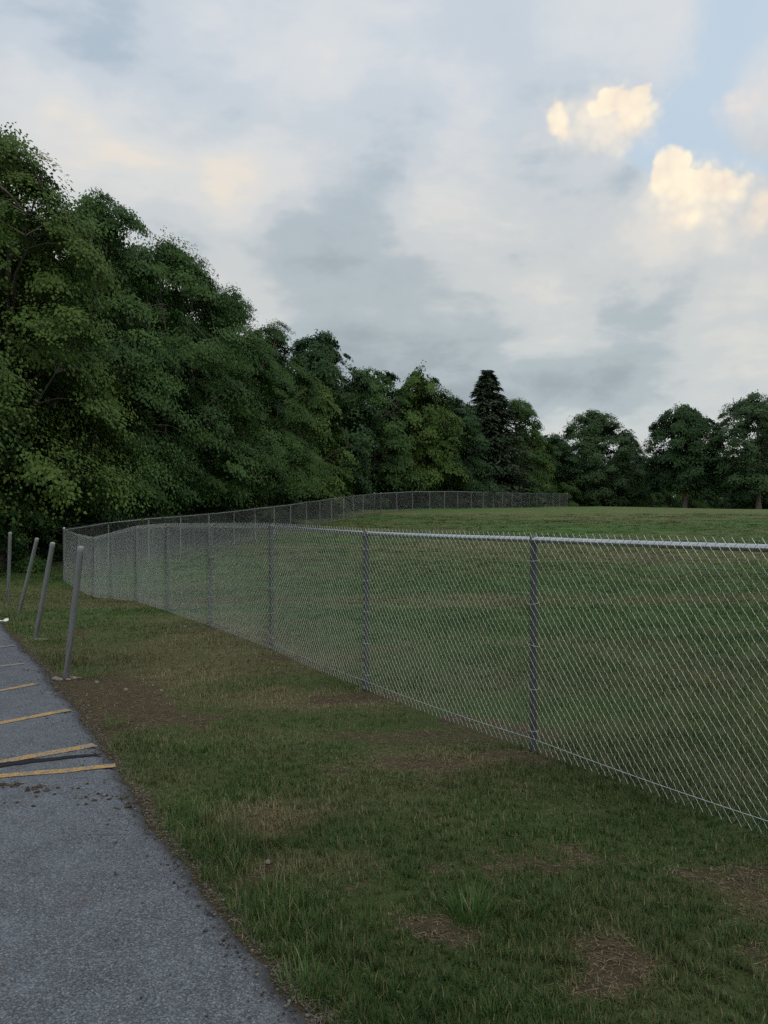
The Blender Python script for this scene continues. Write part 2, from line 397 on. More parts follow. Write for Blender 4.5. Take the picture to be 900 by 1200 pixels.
# paint and sealant on the asphalt
def worn_mat(name, ca, cb, lo, hi):
    m, nt, b = new_mat(name); P = geo_pos(nt)
    n = nfac(nt, P, 9, 6, .7); f = nfac(nt, P, 120, 3, .6); vv = voro(nt, P, 130)
    s = nt.nodes.new('ShaderNodeSeparateColor'); nt.links.new(vv.outputs['Color'], s.inputs[0]); r = X(nt, s.outputs[0])
    base = cmix(nt, (r * .6 + f * .4).sat(), (.07, .074, .08), (.30, .31, .33))
    paint = cmix(nt, f, ca, cb)
    c = cmix(nt, (n * .7 + r * .25 + f * .2).sstep(lo, hi), base, paint)
    setc(nt, b, c); b.inputs['Roughness'].default_value = .8; b.inputs['Specular IOR Level'].default_value = .3
    bump(nt, b, r * .6 + f * .5, .003, .8); return m
m_yel = worn_mat('worn_yellow_paint', (.42, .245, .065), (.54, .33, .10), .46, .67)
m_yel2 = worn_mat('faded_yellow_paint', (.33, .22, .10), (.40, .28, .14), .56, .80)
m_tar, nt, b = new_mat('crack_sealant'); P = geo_pos(nt); n = nfac(nt, P, 60, 4, .6)
setc(nt, b, cmix(nt, n, (.012, .012, .014), (.035, .036, .04))); b.inputs['Roughness'].default_value = .8; b.inputs['Specular IOR Level'].default_value = .1; bump(nt, b, n, .004)
def ribbon(name, pts, w, mat, lift=.004, jag=.006, seed=1):
    pts = np.array(pts, float); d = np.concatenate([[0], np.cumsum(np.linalg.norm(np.diff(pts, axis=0), axis=1))])
    t = np.arange(0, d[-1], .03); x = np.interp(t, d, pts[:, 0]); y = np.interp(t, d, pts[:, 1])
    tx, ty = np.gradient(x), np.gradient(y); l = np.hypot(tx, ty); nx_, ny_ = -ty / l, tx / l
    wv = np.interp(t, d, w) if hasattr(w, '__len__') else np.full(len(t), w)
    rg = np.random.default_rng(seed); cols = []
    for q in (-.5, -.17, .17, .5):
        j = (rg.random(len(t)) - .5) * jag if abs(q) > .4 else 0
        cx, cy = x + nx_ * (wv * q + j), y + ny_ * (wv * q + j)
        cols.append(np.stack([cx, cy, asph_z(cx, cy) + lift], 1))
    V = np.stack(cols, 1).reshape(-1, 3); n = len(t)
    ii = (np.arange(n - 1)[:, None] * 4 + np.arange(3)[None]).ravel()
    return obj(name, np_mesh(name, V, np.stack([ii, ii + 1, ii + 5, ii + 4], 1), mat, True), drive)
def ext(a, b_, L=3.0):
    a, b_ = np.array(a), np.array(b_); u = (a - b_) / np.linalg.norm(a - b_); return [tuple(b_), tuple(a), tuple(a + u * L)]
ribbon('painted_line', ext((-2.38, 5.14), (-1.74, 5.37)), .085, m_yel, seed=1)
ribbon('painted_line', ext((-2.52, 5.42), (-2.04, 5.85)), .095, m_yel, seed=2)
ribbon('painted_line', ext((-2.99, 6.45), (-2.62, 6.9)), .085, m_yel, seed=3)
ribbon('painted_line', ext((-3.55, 7.66), (-3.36, 7.98)), .085, m_yel, seed=4)
ribbon('painted_line', ext((-4.14, 8.92), (-3.95, 9.1)), .085, m_yel2, seed=5)
ribbon('painted_line', ext((-4.75, 10.2), (-4.62, 10.35), 2), .085, m_yel2, seed=6)
ribbon('crack_seal', [(-3.6, 5.0), (-2.9, 5.22), (-2.49, 5.36), (-2.3, 5.46), (-2.12, 5.54), (-1.9, 5.62)], [.12, .11, .10, .075, .06, .03], m_tar, .006, .015, 8)

# ------------------------------------------------------------------ grass
m_grass, nt, b = new_mat('grass_blade')
t_, d_ = attr(nt, 'tint'), attr(nt, 'dry')
g = cmix(nt, t_, (.034, .066, .017), (.098, .146, .043))
g = cmix(nt, attr(nt, 'lush') * .85, g, cmix(nt, t_, (.028, .078, .018), (.078, .190, .044)))
g = cmix(nt, d_, g, cmix(nt, t_, (.15, .130, .066), (.34, .295, .175)))
setc(nt, b, g); b.inputs['Roughness'].default_value = .6; b.inputs['Specular IOR Level'].default_value = .25
tr = nt.nodes.new('ShaderNodeBsdfTranslucent'); nt.links.new(g, tr.inputs[0])
ms = nt.nodes.new('ShaderNodeMixShader'); ms.inputs[0].default_value = .3
nt.links.new(b.outputs[0], ms.inputs[1]); nt.links.new(tr.outputs[0], ms.inputs[2]); nt.links.new(ms.outputs[0], nt.nodes['Material Output'].inputs[0])

rg = np.random.default_rng(5)
def blades(n, ylo, yhi, hmean, y0, y1):
    # one continuous fan in front of the viewer: density falls and blades thicken smoothly with distance
    q = .2; u = rg.random(int(n * 1.5)); y = (y0 ** q + u * (y1 ** q - y0 ** q)) ** (1 / q); y = y[(y >= ylo) & (y < yhi)]
    x = (rg.random(len(y)) * 2 - 1) * (.60 * y + .5)
    lod = np.clip(2.0 ** np.round(np.log2(y / 4.5)), 1, 16); width = np.maximum(.0042, .00105 * y)
    # gather blades into tufts
    ca, sa = math.cos(.6), math.sin(.6); xr, yr = x * ca + y * sa, y * ca - x * sa
    xr = xr + (fbm(x, y, 3.0, 2, 71.) - .5) * .30; yr = yr + (fbm(x, y, 3.0, 2, 83.) - .5) * .30
    tx = np.round(xr * 11 / lod); ty = np.round(yr * 11 / lod)
    hx = np.sin(tx * 127.1 + ty * 311.7 + lod) * 43758.5; hx = hx - np.floor(hx); hy = np.sin(tx * 269.5 + ty * 183.3 + lod) * 43758.5; hy = hy - np.floor(hy)
    pull = rg.random(len(x)) * .8 * (rg.random(len(x)) < .6)
    ux, uy = (hx - .5) * .16 * lod - (xr - tx / 11 * lod), (hy - .5) * .16 * lod - (yr - ty / 11 * lod)
    x, y = x + (ux * ca - uy * sa) * pull, y + (uy * ca + ux * sa) * pull
    dirt = attr_dirt(x, y); dry = attr_dry(x, y)
    thin = .5 * smooth(.52, .70, fbm(x, y, 2.6, 4, 58.)) * (y < 16)
    keep = (rg.random(len(x)) > thin) & (rg.random(len(x)) > smooth(.22, .75, dirt) * .97) & (x - edge_x(y) > -.03 + .10 * rg.random(len(x)) ** 2)
    x, y, dirt, dry, hx, width = [a[keep] for a in (x, y, dirt, dry, hx, width)]
    n = len(x)
    lush = fbm(x, y, 1.3, 3, 91.)
    h = hmean * (.45 + .8 * rg.random(n)) * (.35 + 1.4 * lush) * (.8 + .5 * hx) * (1 - .45 * dirt)
    # rank growth along the drive's edge and at the foot of the posts
    e = x - edge_x(y); h = h * (1 + .7 * np.exp(-((e - .3) / .18) ** 2) * (fbm(y, y * 0 + 4., 1.5, 2) > .45))
    az = rg.random(n) * 2 * np.pi; lean = np.abs(rg.normal(0, .55, n)) + .15
    bx, by = np.cos(az), np.sin(az)
    w = width * (.6 + .8 * rg.random(n)); sx, sy = -by * w * .5, bx * w * .5
    z = ground(x, y) - .006
    tipz = h * np.cos(np.clip(lean, 0, 1.35)); tipr = h * np.sin(np.clip(lean, 0, 1.35))
    dryb = np.clip(dry * .9 + dirt * .5 + (rg.random(n) - .5) * .55 - .12, 0, 1); dryb = np.where(rg.random(n) < .13, .85, dryb)
    green = fbm(x * .4, y, .5, 3, 19.)
    tint = np.clip(.15 + .6 * rg.random(n) + .9 * (green - .5) + .5 * (fbm(x, y, 2.2, 2, 44.) - .5) + .25 * (hx - .5), 0, 1)
    return x, y, z, sx, sy, bx, by, tipz, tipr, tint, dryb + 1j * attr_lush(x, y)
def blades_bent(*a):
    x, y, z, sx, sy, bx, by, tz, trr, tint, dr = blades(*a); n = len(x)
    mx_, my_, mz_ = x + bx * trr * .35, y + by * trr * .35, z + tz * .62
    V = np.stack([np.stack(q, 1) for q in ((x - sx, y - sy, z), (x + sx, y + sy, z), (mx_ + sx * .75, my_ + sy * .75, mz_), (mx_ - sx * .75, my_ - sy * .75, mz_), (x + bx * trr, y + by * trr, z + tz))], 1).reshape(-1, 3)
    i = np.arange(n) * 5
    F = [np.stack([i, i + 1, i + 2, i + 3], 1), np.stack([i + 3, i + 2, i + 4], 1)]
    return V, F, np.concatenate([tint, tint]), np.concatenate([dr, dr])
def blades_tri(*a):
    x, y, z, sx, sy, bx, by, tz, trr, tint, dr = blades(*a); n = len(x)
    V = np.stack([np.stack(q, 1) for q in ((x - sx, y - sy, z), (x + sx, y + sy, z), (x + bx * trr, y + by * trr, z + tz))], 1).reshape(-1, 3)
    i = np.arange(n) * 3
    return V, [np.stack([i, i + 1, i + 2], 1)], tint, dr
def grass_obj(parts):
    Vs, quads, tris, tq, tt, dq, dt, off = [], [], [], [], [], [], [], 0
    for V, F, t, d in parts:
        Vs.append(V); k0 = 0
        for f in F:
            (quads if f.shape[1] == 4 else tris).append(f + off); (tq if f.shape[1] == 4 else tt).append(t[k0:k0 + len(f)]); (dq if f.shape[1] == 4 else dt).append(d[k0:k0 + len(f)]); k0 += len(f)
        off += len(V)
    F = ([np.concatenate(quads)] if quads else []) + ([np.concatenate(tris)] if tris else [])
    return np_mesh('grass', np.concatenate(Vs), F, m_grass, False, {'tint': ('FACE', np.concatenate(tq + tt)), 'dry': ('FACE', np.concatenate(dq + dt).real), 'lush': ('FACE', np.concatenate(dq + dt).imag)})
NB = 640000
gm = grass_obj([blades_bent(NB, 2.2, 6.2, .043, 2.2, 62.), blades_tri(NB, 6.2, 62., .048, 2.2, 62.)])
tag(obj('grass', gm), 'short patchy mown grass covering the verge and the playing field', 'grass', kind='stuff')

# ------------------------------------------------------------------ galvanised steel
def steel(name, ca, cb, rough, scale=30, metal=.85):
    m, nt, b = new_mat(name); P = geo_pos(nt)
    n = nfac(nt, P, scale, 4, .6); n2_ = nfac(nt, mapping(nt, P, (8, 8, 1.2)), 1.0, 4, .6)
    setc(nt, b, cmix(nt, (n * .6 + n2_ * .5).sstep(.3, .8), ca, cb)); b.inputs['Metallic'].default_value = metal
    setf(nt, b.inputs['Roughness'], n * .25 + (rough - .12)); return m
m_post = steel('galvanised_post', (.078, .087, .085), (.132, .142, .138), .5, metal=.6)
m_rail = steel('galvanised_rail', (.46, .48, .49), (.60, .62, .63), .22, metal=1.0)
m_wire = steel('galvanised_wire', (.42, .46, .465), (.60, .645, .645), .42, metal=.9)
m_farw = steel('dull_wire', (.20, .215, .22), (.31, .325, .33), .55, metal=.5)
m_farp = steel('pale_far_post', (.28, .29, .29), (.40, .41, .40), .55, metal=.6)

FH = 1.50
front_xy = [(4.80, -.30), (3.55, 1.75), (2.30, 3.80), (1.055, 5.85), (-.165, 7.88), (-1.36, 10.08), (-2.585, 12.35), (-3.76, 14.4), (-4.97, 16.7), (-6.23, 19.0), (-7.37, 21.1), (-8.49, 23.0), (-9.39, 24.3)]
back_xy = [(-9.39, 24.3), (-8.94, 26.86), (-8.36, 29.4), (-7.84, 31.94), (-7.29, 34.48), (-6.7, 37.01), (-6.16, 39.56), (-5.6, 42.1), (-5.04, 44.64), (-4.42, 47.16), (-3.86, 49.7), (-3.32, 52.24), (-2.68, 54.76), (-2.13, 57.3), (-1.5, 59.83), (-0.71, 62.3), (-0.26, 63.2), (1.01, 65.24), (2.32, 67.24), (3.81, 69.13), (5.2, 71.08), (6.52, 73.09), (7.89, 75.06), (9.22, 77.06), (10.44, 79.12), (11.64, 81.2), (12.88, 83.26), (14.12, 85.31), (15.32, 87.39), (16.51, 89.47), (17.8, 91.5), (19.09, 93.52), (20.3, 95.59), (21.63, 97.59)]
PV, PF = lathe([(.026, -.25), (.026, FH + .005)], 14)
post_me = np_mesh('post', PV, PF, m_post, True)
PV, PF = lathe([(.0285, FH - .035), (.030, FH - .02), (.030, FH + .012), (.027, FH + .022), (.016, FH + .028), (.0, FH + .030)], 14)
cap_me = np_mesh('post_cap', PV, PF, m_post, True)
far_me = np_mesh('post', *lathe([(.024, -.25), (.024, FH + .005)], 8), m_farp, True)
PV, PF = lathe([(.036, -.25), (.036, FH + .03)], 16); tpost_me = np_mesh('post', PV, PF, m_post, True)
PV, PF = lathe([(.037, FH + .015), (.041, FH + .02), (.042, FH + .045), (.036, FH + .07), (.018, FH + .085), (0, FH + .088)], 14); tcap_me = np_mesh('post_cap', PV, PF, m_rail, True)
PV, PF = tube_rings([([[.036 * math.cos(a), .036 * math.sin(a), 0] for a in np.linspace(0, 2 * np.pi, 13)], [.0022] * 13)], 4); tie_me = np_mesh('tie_wire', PV, PF, m_wire, True)

def wire_tubes(P0, P1, r, sides=4):
    """many separate straight segments -> prisms"""
    t = P1 - P0; t = t / np.linalg.norm(t, axis=1)[:, None]
    a = np.cross(t, np.array([0, 0, 1.0])); a /= np.linalg.norm(a, axis=1)[:, None]; b_ = np.cross(t, a)
    ang = np.arange(sides) / sides * 2 * np.pi + .4
    off = r * (a[:, None] * np.cos(ang)[None, :, None] + b_[:, None] * np.sin(ang)[None, :, None])
    V = np.concatenate([P0[:, None] + off, P1[:, None] + off], 1).reshape(-1, 3)
    i = np.arange(len(P0))[:, None] * 2 * sides; j = np.arange(sides)[None]; k = (j + 1) % sides
    return V, np.stack([i + j, i + k, i + sides + k, i + sides + j], -1).reshape(-1, 4)
def chain_near(A, B, side, seed, w=.060, rows=42):
    """interlinked zigzag wires between two posts, hung on the near face"""
    A, B = np.array(A), np.array(B); L = np.linalg.norm(B - A); u = (B - A) / L; nrm = np.array([-u[1], u[0]]) * side
    n = int(round(L / (w / 2))); xs = np.linspace(0, L, n + 1)
    rgl = np.random.default_rng(seed)
    zt = np.linspace(0, 1, rows + 1)
    k = np.arange(rows + 1)[None]; i = np.arange(n)[:, None]
    left = ((i + k) % 2 == 0)
    s = np.where(left, xs[:-1][:, None] + .0012, xs[1:][:, None] - .0012)
    gA, gB = gz(*A), gz(*B)
    gp = ground(A[0] + u[0] * s, A[1] + u[1] * s)
    lin = gA + (gB - gA) * s / L
    bow = (fbm(s + seed * 3.1, zt[None] * 2 + s * 0, .7, 2) - .5) * .03 * np.sin(np.pi * zt)[None]
    top = lin + FH + .048
    bot = np.minimum(lin, gp) * .5 + .5 * lin + .025
    z = bot + (top - bot) * zt[None]
    dep = .034 + bow + np.where(left, .0016, -.0016)
    P = np.stack([A[0] + u[0] * s + nrm[0] * dep, A[1] + u[1] * s + nrm[1] * dep, z], -1)
    P[:, 1:-1] += rgl.normal(0, .0009, P[:, 1:-1].shape)
    V, F = wire_tubes(P[:, :-1].reshape(-1, 3), P[:, 1:].reshape(-1, 3), .0016, 3)
    # twisted barbs, top and bottom
    return V, F
def chain_far(A, B, side, w=.060):
    A, B = np.array(A), np.array(B); L = np.linalg.norm(B - A); u = (B - A) / L; nrm = np.array([-u[1], u[0]]) * side
    gA, gB = gz(*A), gz(*B); H = FH + .02; run = H * w / .0735
    segs0, segs1 = [], []
    for sgn in (1, -1):
        s0 = np.arange(-run, L + run, w); a = s0; b_ = s0 + sgn * run
        # clip to 0..L
        t0 = np.where(sgn > 0, np.clip(-a / run, 0, 1), np.clip((a - L) / run, 0, 1)); t1 = np.where(sgn > 0, np.clip((L - a) / run, 0, 1), np.clip(a / run, 0, 1))
        ok = t1 - t0 > .01; a, t0, t1 = a[ok], t0[ok], t1[ok]
        for tt, dst in ((t0, segs0), (t1, segs1)):
            s = a + sgn * run * tt; z = gA + (gB - gA) * s / L + .03 + H * tt
            dst.append(np.stack([A[0] + u[0] * s + nrm[0] * .033, A[1] + u[1] * s + nrm[1] * .033, z], 1))
    return wire_tubes(np.concatenate(segs0), np.concatenate(segs1), .0017, 3)

def fence(name, label, pts, near_panels, side, terminal, first_post=True):
    root = empty(name, (pts[0][0], pts[0][1], gz(*pts[0])))
    inv = (-root.location.x, -root.location.y, -root.location.z)
    def child(nm, me, loc=None, par=root):
        o = obj(nm, me, par)
        if loc is None: o.location = inv
        else: o.location = (loc[0] + inv[0], loc[1] + inv[1], loc[2] + inv[2])
        return o
    rr = random.Random(4)
    for i, (x, y) in enumerate(pts):
        if i == 0 and not first_post: continue
        t = i in terminal
        p = child('post', tpost_me if t else (post_me if near_panels else far_me), (x, y, gz(x, y)))
        p.rotation_euler = (R(rr.uniform(-.5, .5)), R(rr.uniform(-.5, .5)), rr.uniform(0, 6))
        obj('post_cap', tcap_me if t else cap_me, p)
        if y < 16:
            for q in range(5):
                tw = obj('tie_wire', tie_me, p); tw.location = (0, 0, .15 + q * .3); tw.rotation_euler = (R(rr.uniform(-14, 14)), R(rr.uniform(-14, 14)), 0)
    for i in range(len(pts) - 1):
        A, B = pts[i], pts[i + 1]; zA, zB = gz(*A), gz(*B)
        n = 7; tt = np.linspace(0, 1, n); d = np.array(B) - np.array(A); L = np.hypot(*d); nr = np.array([-d[1], d[0]]) / L * side
        pr = np.stack([A[0] + d[0] * tt, A[1] + d[1] * tt, zA + (zB - zA) * tt + FH - .002 - .004 * np.sin(np.pi * tt)], 1)
        V, F = tube_rings([(pr, [.0205] * n)], 12)
        child('top_rail', np_mesh('top_rail', V, F, m_rail, True))
        n = 15; tt = np.linspace(0, 1, n)
        xw, yw = A[0] + d[0] * tt + nr[0] * .037, A[1] + d[1] * tt + nr[1] * .037
        zw = zA + (zB - zA) * tt + .105 - .018 * np.sin(np.pi * tt)
        V, F = tube_rings([(np.stack([xw, yw, zw], 1), [.0024] * n)], 5)
        child('tension_wire', np_mesh('tension_wire', V, F, m_wire, True))
        V, F = chain_near(A, B, side, i + 3) if i < near_panels else chain_far(A, B, side)
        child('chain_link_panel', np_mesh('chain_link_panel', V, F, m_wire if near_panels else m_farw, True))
    return tag(root, label, 'fence')
fence('chain_link_fence', 'galvanised chain-link fence beside the verge, nearest run, with thick pale top rail', front_xy, 12, 1, {12})
fence('chain_link_fence', 'distant chain-link fence along the foot of the trees behind the field', back_xy, 0, -1, {15, 16, 33}, False)

# ------------------------------------------------------------------ leaning steel posts at the edge of the drive
m_boll, nt, b = new_mat('grey_painted_pipe'); P = obj_co(nt)
n = nfac(nt, P, 9, 5, .6); n2_ = nfac(nt, mapping(nt, P, (30, 30, 2.2)), 1, 5, .65)
c = cmix(nt, n, (.17, .185, .19), (.25, .265, .265)); c = cmix(nt, n2_.sstep(.53, .66) * .8, c, (.10, .058, .032))
setc(nt, b, c); b.inputs['Metallic'].default_value = .6; b.inputs['Roughness'].default_value = .45; bump(nt, b, n2_, .002, .5)
m_bcap, nt, b = new_mat('pale_cap'); P = obj_co(nt); n = nfac(nt, P, 30, 4, .6)
setc(nt, b, cmix(nt, n, (.20, .21, .21), (.32, .33, .32))); b.inputs['Metallic'].default_value = .4; b.inputs['Roughness'].default_value = .5
m_conc, nt, b = new_mat('broken_concrete'); P = obj_co(nt); n = nfac(nt, P, 25, 5, .65)
setc(nt, b, cmix(nt, n, (.11, .095, .075), (.33, .30, .25))); b.inputs['Roughness'].default_value = .95; bump(nt, b, n, .02)

def rock_mesh(name, seed, mat, flat=.6, sub=1):
    """small angular stone of unit size"""
    rgl = np.random.default_rng(seed)
    t = (1 + 5 ** .5) / 2
    v = np.array([(-1, t, 0), (1, t, 0), (-1, -t, 0), (1, -t, 0), (0, -1, t), (0, 1, t), (0, -1, -t), (0, 1, -t), (t, 0, -1), (t, 0, 1), (-t, 0, -1), (-t, 0, 1)], float)
    v /= np.linalg.norm(v[0]); v *= (.7 + .55 * rgl.random(12))[:, None]; v *= np.array([1, .6 + .5 * rgl.random(), flat])
    f = np.array([(0, 11, 5), (0, 5, 1), (0, 1, 7), (0, 7, 10), (0, 10, 11), (1, 5, 9), (5, 11, 4), (11, 10, 2), (10, 7, 6), (7, 1, 8), (3, 9, 4), (3, 4, 2), (3, 2, 6), (3, 6, 8), (3, 8, 9), (4, 9, 5), (2, 4, 11), (6, 2, 10), (8, 6, 7), (9, 8, 1)])
    return v, f
def bollard(base, top, label, footing):
    bx, by = base; z = gz(bx, by)
    v = np.array([top[0] - bx, top[1] - by, top[2] - z]); L = np.linalg.norm(v)
    root = empty('leaning_post', (bx, by, z))
    tilt = math.acos(v[2] / L); az = math.atan2(v[1], v[0])
    root.rotation_euler = (0, tilt, az)
    V, F = lathe([(.032, -.30), (.032, L - .02)], 20); obj('pipe', np_mesh('pipe', V, F, m_boll, True), root)
    V, F = lathe([(.0325, L - .055), (.0336, L - .05), (.0336, L - .012), (.031, L - .003), (.023, L + .004), (.014, L + .007), (0, L + .008)], 20); obj('cap', np_mesh('cap', V, F, m_bcap, True), root)
    for k, (ax, ay, s) in enumerate(footing):
        V, F = rock_mesh('footing', 30 + k + int(by * 7), m_conc, .45)
        V = V * s; c_, s_ = math.cos(-tilt), math.sin(-tilt)
        ca, sa = math.cos(-az), math.sin(-az)
        W = V + np.array([ax, ay, .012]); W = np.stack([W[:, 0] * ca - W[:, 1] * sa, W[:, 0] * sa + W[:, 1] * ca, W[:, 2]], 1)
        W = np.stack([W[:, 0] * c_ + W[:, 2] * s_, W[:, 1], -W[:, 0] * s_ + W[:, 2] * c_], 1)
        obj('footing', np_mesh('footing', W, F, m_conc), root)
    return tag(root, label, 'post', 'leaning steel posts at the edge of the drive')
bollard((-3.21, 8.37), (-3.05, 8.33, 1.335), 'leaning grey steel post nearest the viewer, rising from broken concrete on bare soil', [(-.095, -.01, .055), (-.035, -.06, .035), (.075, .02, .052), (.045, -.055, .03), (-.13, .05, .03), (.13, .04, .03), (.0, .07, .04), (-.07, -.07, .022)])
bollard((-4.67, 11.1), (-4.42, 11.05, 1.29), 'rust-streaked steel post leaning right with a white chip at its foot, second nearest', [(.06, -.06, .07), (.14, -.05, .06)])
bollard((-6.28, 14.25), (-5.95, 14.2, 1.265), 'strongly leaning steel post in tall grass, between the upright post and the rust-streaked one', [])
bollard((-7.36, 16.2), (-7.27, 16.1, 1.33), 'almost upright pale steel post, farthest of the four at the drive', [])

# ------------------------------------------------------------------ trees
m_bark, nt, b = new_mat('bark'); P = geo_pos(nt)
n = nfac(nt, mapping(nt, P, (9, 9, 1.6)), 1, 5, .65)
setc(nt, b, cmix(nt, n, (.055, .045, .036), (.16, .135, .11))); b.inputs['Roughness'].default_value = .95; bump(nt, b, n, .03)
m_bark2, nt, b = new_mat('pale_bark'); P = geo_pos(nt)
n = nfac(nt, mapping(nt, P, (9, 9, 1.6)), 1, 5, .65)
setc(nt, b, cmix(nt, n, (.14, .115, .09), (.30, .26, .21))); b.inputs['Roughness'].default_value = .95; bump(nt, b, n, .03)
def leaf_mat(name, dark, light, tipc, trans=.16):
    m, nt, b = new_mat(name); t = attr(nt, 'tint')
    oi = nt.nodes.new('ShaderNodeObjectInfo'); r = X(nt, oi.outputs['Random'])
    c = cmix(nt, t, dark, light); c = cmix(nt, (t - .82).sat() * 2.0, c, tipc)
    c = cmix(nt, (r - .5) * .5 + .25, c, tuple(v * .72 for v in light))
    setc(nt, b, c); b.inputs['Roughness'].default_value = .6; b.inputs['Specular IOR Level'].default_value = .14
    tr = nt.nodes.new('ShaderNodeBsdfTranslucent'); nt.links.new(c, tr.inputs[0])
    ms = nt.nodes.new('ShaderNodeMixShader'); ms.inputs[0].default_value = trans
    nt.links.new(b.outputs[0], ms.inputs[1]); nt.links.new(tr.outputs[0], ms.inputs[2]); nt.links.new(ms.outputs[0], nt.nodes['Material Output'].inputs[0])
    return m
m_leaf = leaf_mat('maple_leaf', (.025, .062, .018), (.082, .158, .044), (.125, .20, .05))
m_leafy = leaf_mat('yellow_green_leaf', (.038, .078, .019), (.112, .182, .042), (.16, .215, .05))
m_leafd = leaf_mat('dark_leaf', (.019, .050, .021), (.060, .122, .046), (.085, .145, .05))
m_leafg = leaf_mat('grey_green_leaf', (.034, .074, .032), (.088, .152, .062), (.12, .175, .065))
m_need = leaf_mat('spruce_needle', (.022, .042, .024), (.058, .090, .046), (.07, .10, .05), .1)

def leaf_quads(c, ax, nr, ln, wd):
    """kite leaves: centre-base c, axis ax, normal nr"""
    sd = np.cross(ax, nr); sd /= np.linalg.norm(sd, axis=1)[:, None] + 1e-9
    m = c + ax * (ln * .42)[:, None] + nr * (ln * .07)[:, None]
    tip = c + ax * ln[:, None] - nr * (ln * .12)[:, None]
    V = np.stack([c, m + sd * (wd * .5)[:, None] , tip, m - sd * (wd * .5)[:, None]], 1).reshape(-1, 3)
    i = np.arange(len(c))[:, None] * 4
    return V, i + np.arange(4)[None]

def gen_tree(seed, H, Rr, zb, n_spray, n_leaf, leaf, spray, prof, mat, n_limb=14, droop=.35, lump=.35, trunk_r=None, bark=None, bdiv=8, bsize=(.22, .36), zmin=.12, inner=.26, thick=.15):
    rgl = np.random.default_rng(seed)
    # lumpy crown outline
    ph = rgl.random((7, 3)) * 2 * np.pi
    def env(t, a):
        r = np.zeros_like(a)
        for q in range(7): r = r + np.sin(a * (1 + q % 4) + ph[q, 0] + 5 * t * (q - 2)) * np.cos(t * (3 + 2 * q) + ph[q, 1])
        return Rr * prof(t) * (1 + lump * r / 3.2)
    # boughs: rounded masses on the outline, each carrying sprays on its upper and outer side
    nbo = max(10, n_spray // bdiv)
    bt = (np.arange(nbo) + rgl.random(nbo)) / nbo; ba = np.arange(nbo) * 2.39996 + rgl.normal(0, .35, nbo)
    br = Rr * rgl.uniform(bsize[0], bsize[1], nbo) * (1 - .35 * bt)
    be = np.maximum(env(bt, ba) - br * .75, 0.05)
    bc = np.stack([np.cos(ba) * be, np.sin(ba) * be, zb + bt * (H - zb) - br * .6 - .10 * Rr * (1 - bt)], 1)
    bi = rgl.integers(0, nbo, n_spray)
    dv = rgl.normal(0, 1, (n_spray, 3)); dv /= np.linalg.norm(dv, axis=1)[:, None]
    dv += np.stack([np.cos(ba), np.sin(ba), 0 * ba + .55], 1)[bi] * .75; dv /= np.linalg.norm(dv, axis=1)[:, None]
    S = bc[bi] + dv * (br[bi] * rgl.uniform(.55, 1.05, n_spray))[:, None] * np.array([1, 1, .8])
    inn = rgl.random(n_spray) < inner
    S[inn, :2] *= rgl.uniform(.2, .7, (inn.sum(), 1))
    lowc = S[:, 2] < zmin; S[lowc, 2] = zmin + rgl.random(lowc.sum()) * 1.2 * min(1, zmin)
    t = np.clip((S[:, 2] - zb) / (H - zb), 0, 1); a = np.arctan2(S[:, 1], S[:, 0]); rho = np.where(inn, .3, .9)
    # trunk and limbs
    tr_ = trunk_r or H * .018; paths = []
    ht = np.linspace(0, .82 * H, 9); wob = np.cumsum(rgl.normal(0, .012 * H, (9, 2)), 0) * np.linspace(0, 1, 9)[:, None]
    tp = np.stack([wob[:, 0], wob[:, 1], ht - .15], 1); tr = tr_ * (1 - ht / H * .9) ; tr[0] *= 1.45
    paths.append((tp, tr))
    limb_pts = [tp[3:]]
    for q in range(n_limb):
        z0 = zb * .75 + (q + rgl.random()) / n_limb * (.72 * H - zb * .75)
        az = q * 2.4 + rgl.normal(0, .4); tt = np.clip((z0 + .22 * (H - zb) - zb) / (H - zb), .05, .95)
        er = env(np.array([tt]), np.array([az]))[0] * (.7 + .2 * rgl.random())
        p0 = np.array([np.interp(z0, tp[:, 2], tp[:, 0]), np.interp(z0, tp[:, 2], tp[:, 1]), z0])
        p1 = np.array([math.cos(az) * er, math.sin(az) * er, zb + tt * (H - zb)])
        s = np.linspace(0, 1, 6)[:, None]
        pp = p0 + (p1 - p0) * s + np.array([0, 0, 1]) * np.sin(s * np.pi) * (.05 * H) * rgl.uniform(-.3, .8) + rgl.normal(0, .02 * H, (6, 3)) * s * (1 - s) * 2
        r0 = np.interp(z0, tp[:, 2], tr) * .55
        paths.append((pp, r0 * (1 - s[:, 0] * .85))); limb_pts.append(pp[1:])
    LP = np.concatenate(limb_pts)
    tw = []
    for q in rgl.choice(n_spray, min(n_spray, 160), replace=False):
        d = np.linalg.norm(LP - S[q], axis=1) + np.maximum(0, LP[:, 2] - S[q, 2]) * 1.5
        p0 = LP[np.argmin(d)]; s = np.linspace(0, 1, 4)[:, None]
        pp = p0 + (S[q] - p0) * s + np.array([0, 0, 1]) * np.sin(s * np.pi) * .12 * np.linalg.norm(S[q] - p0)
        tw.append((pp, .035 * (H / 14) * (1 - s[:, 0] * .8)))
    Va, Fa = tube_rings(paths, 7); Vb, Fb = tube_rings(tw, 3)
    trunk = np_mesh('trunk', np.concatenate([Va, Vb]), np.concatenate([Fa, Fb + len(Va)]), bark or m_bark, True)
    # leaves, in drooping sprays
    idx = np.repeat(np.arange(n_spray), n_leaf); N = len(idx)
    oa = a + rgl.normal(0, .35, n_spray); o = np.stack([np.cos(oa), np.sin(oa), np.zeros(n_spray)], 1); sdv = np.stack([-np.sin(oa), np.cos(oa), np.zeros(n_spray)], 1)
    sz = spray * (.6 + .8 * rgl.random(n_spray)) * (.75 + .25 * (1 - t))
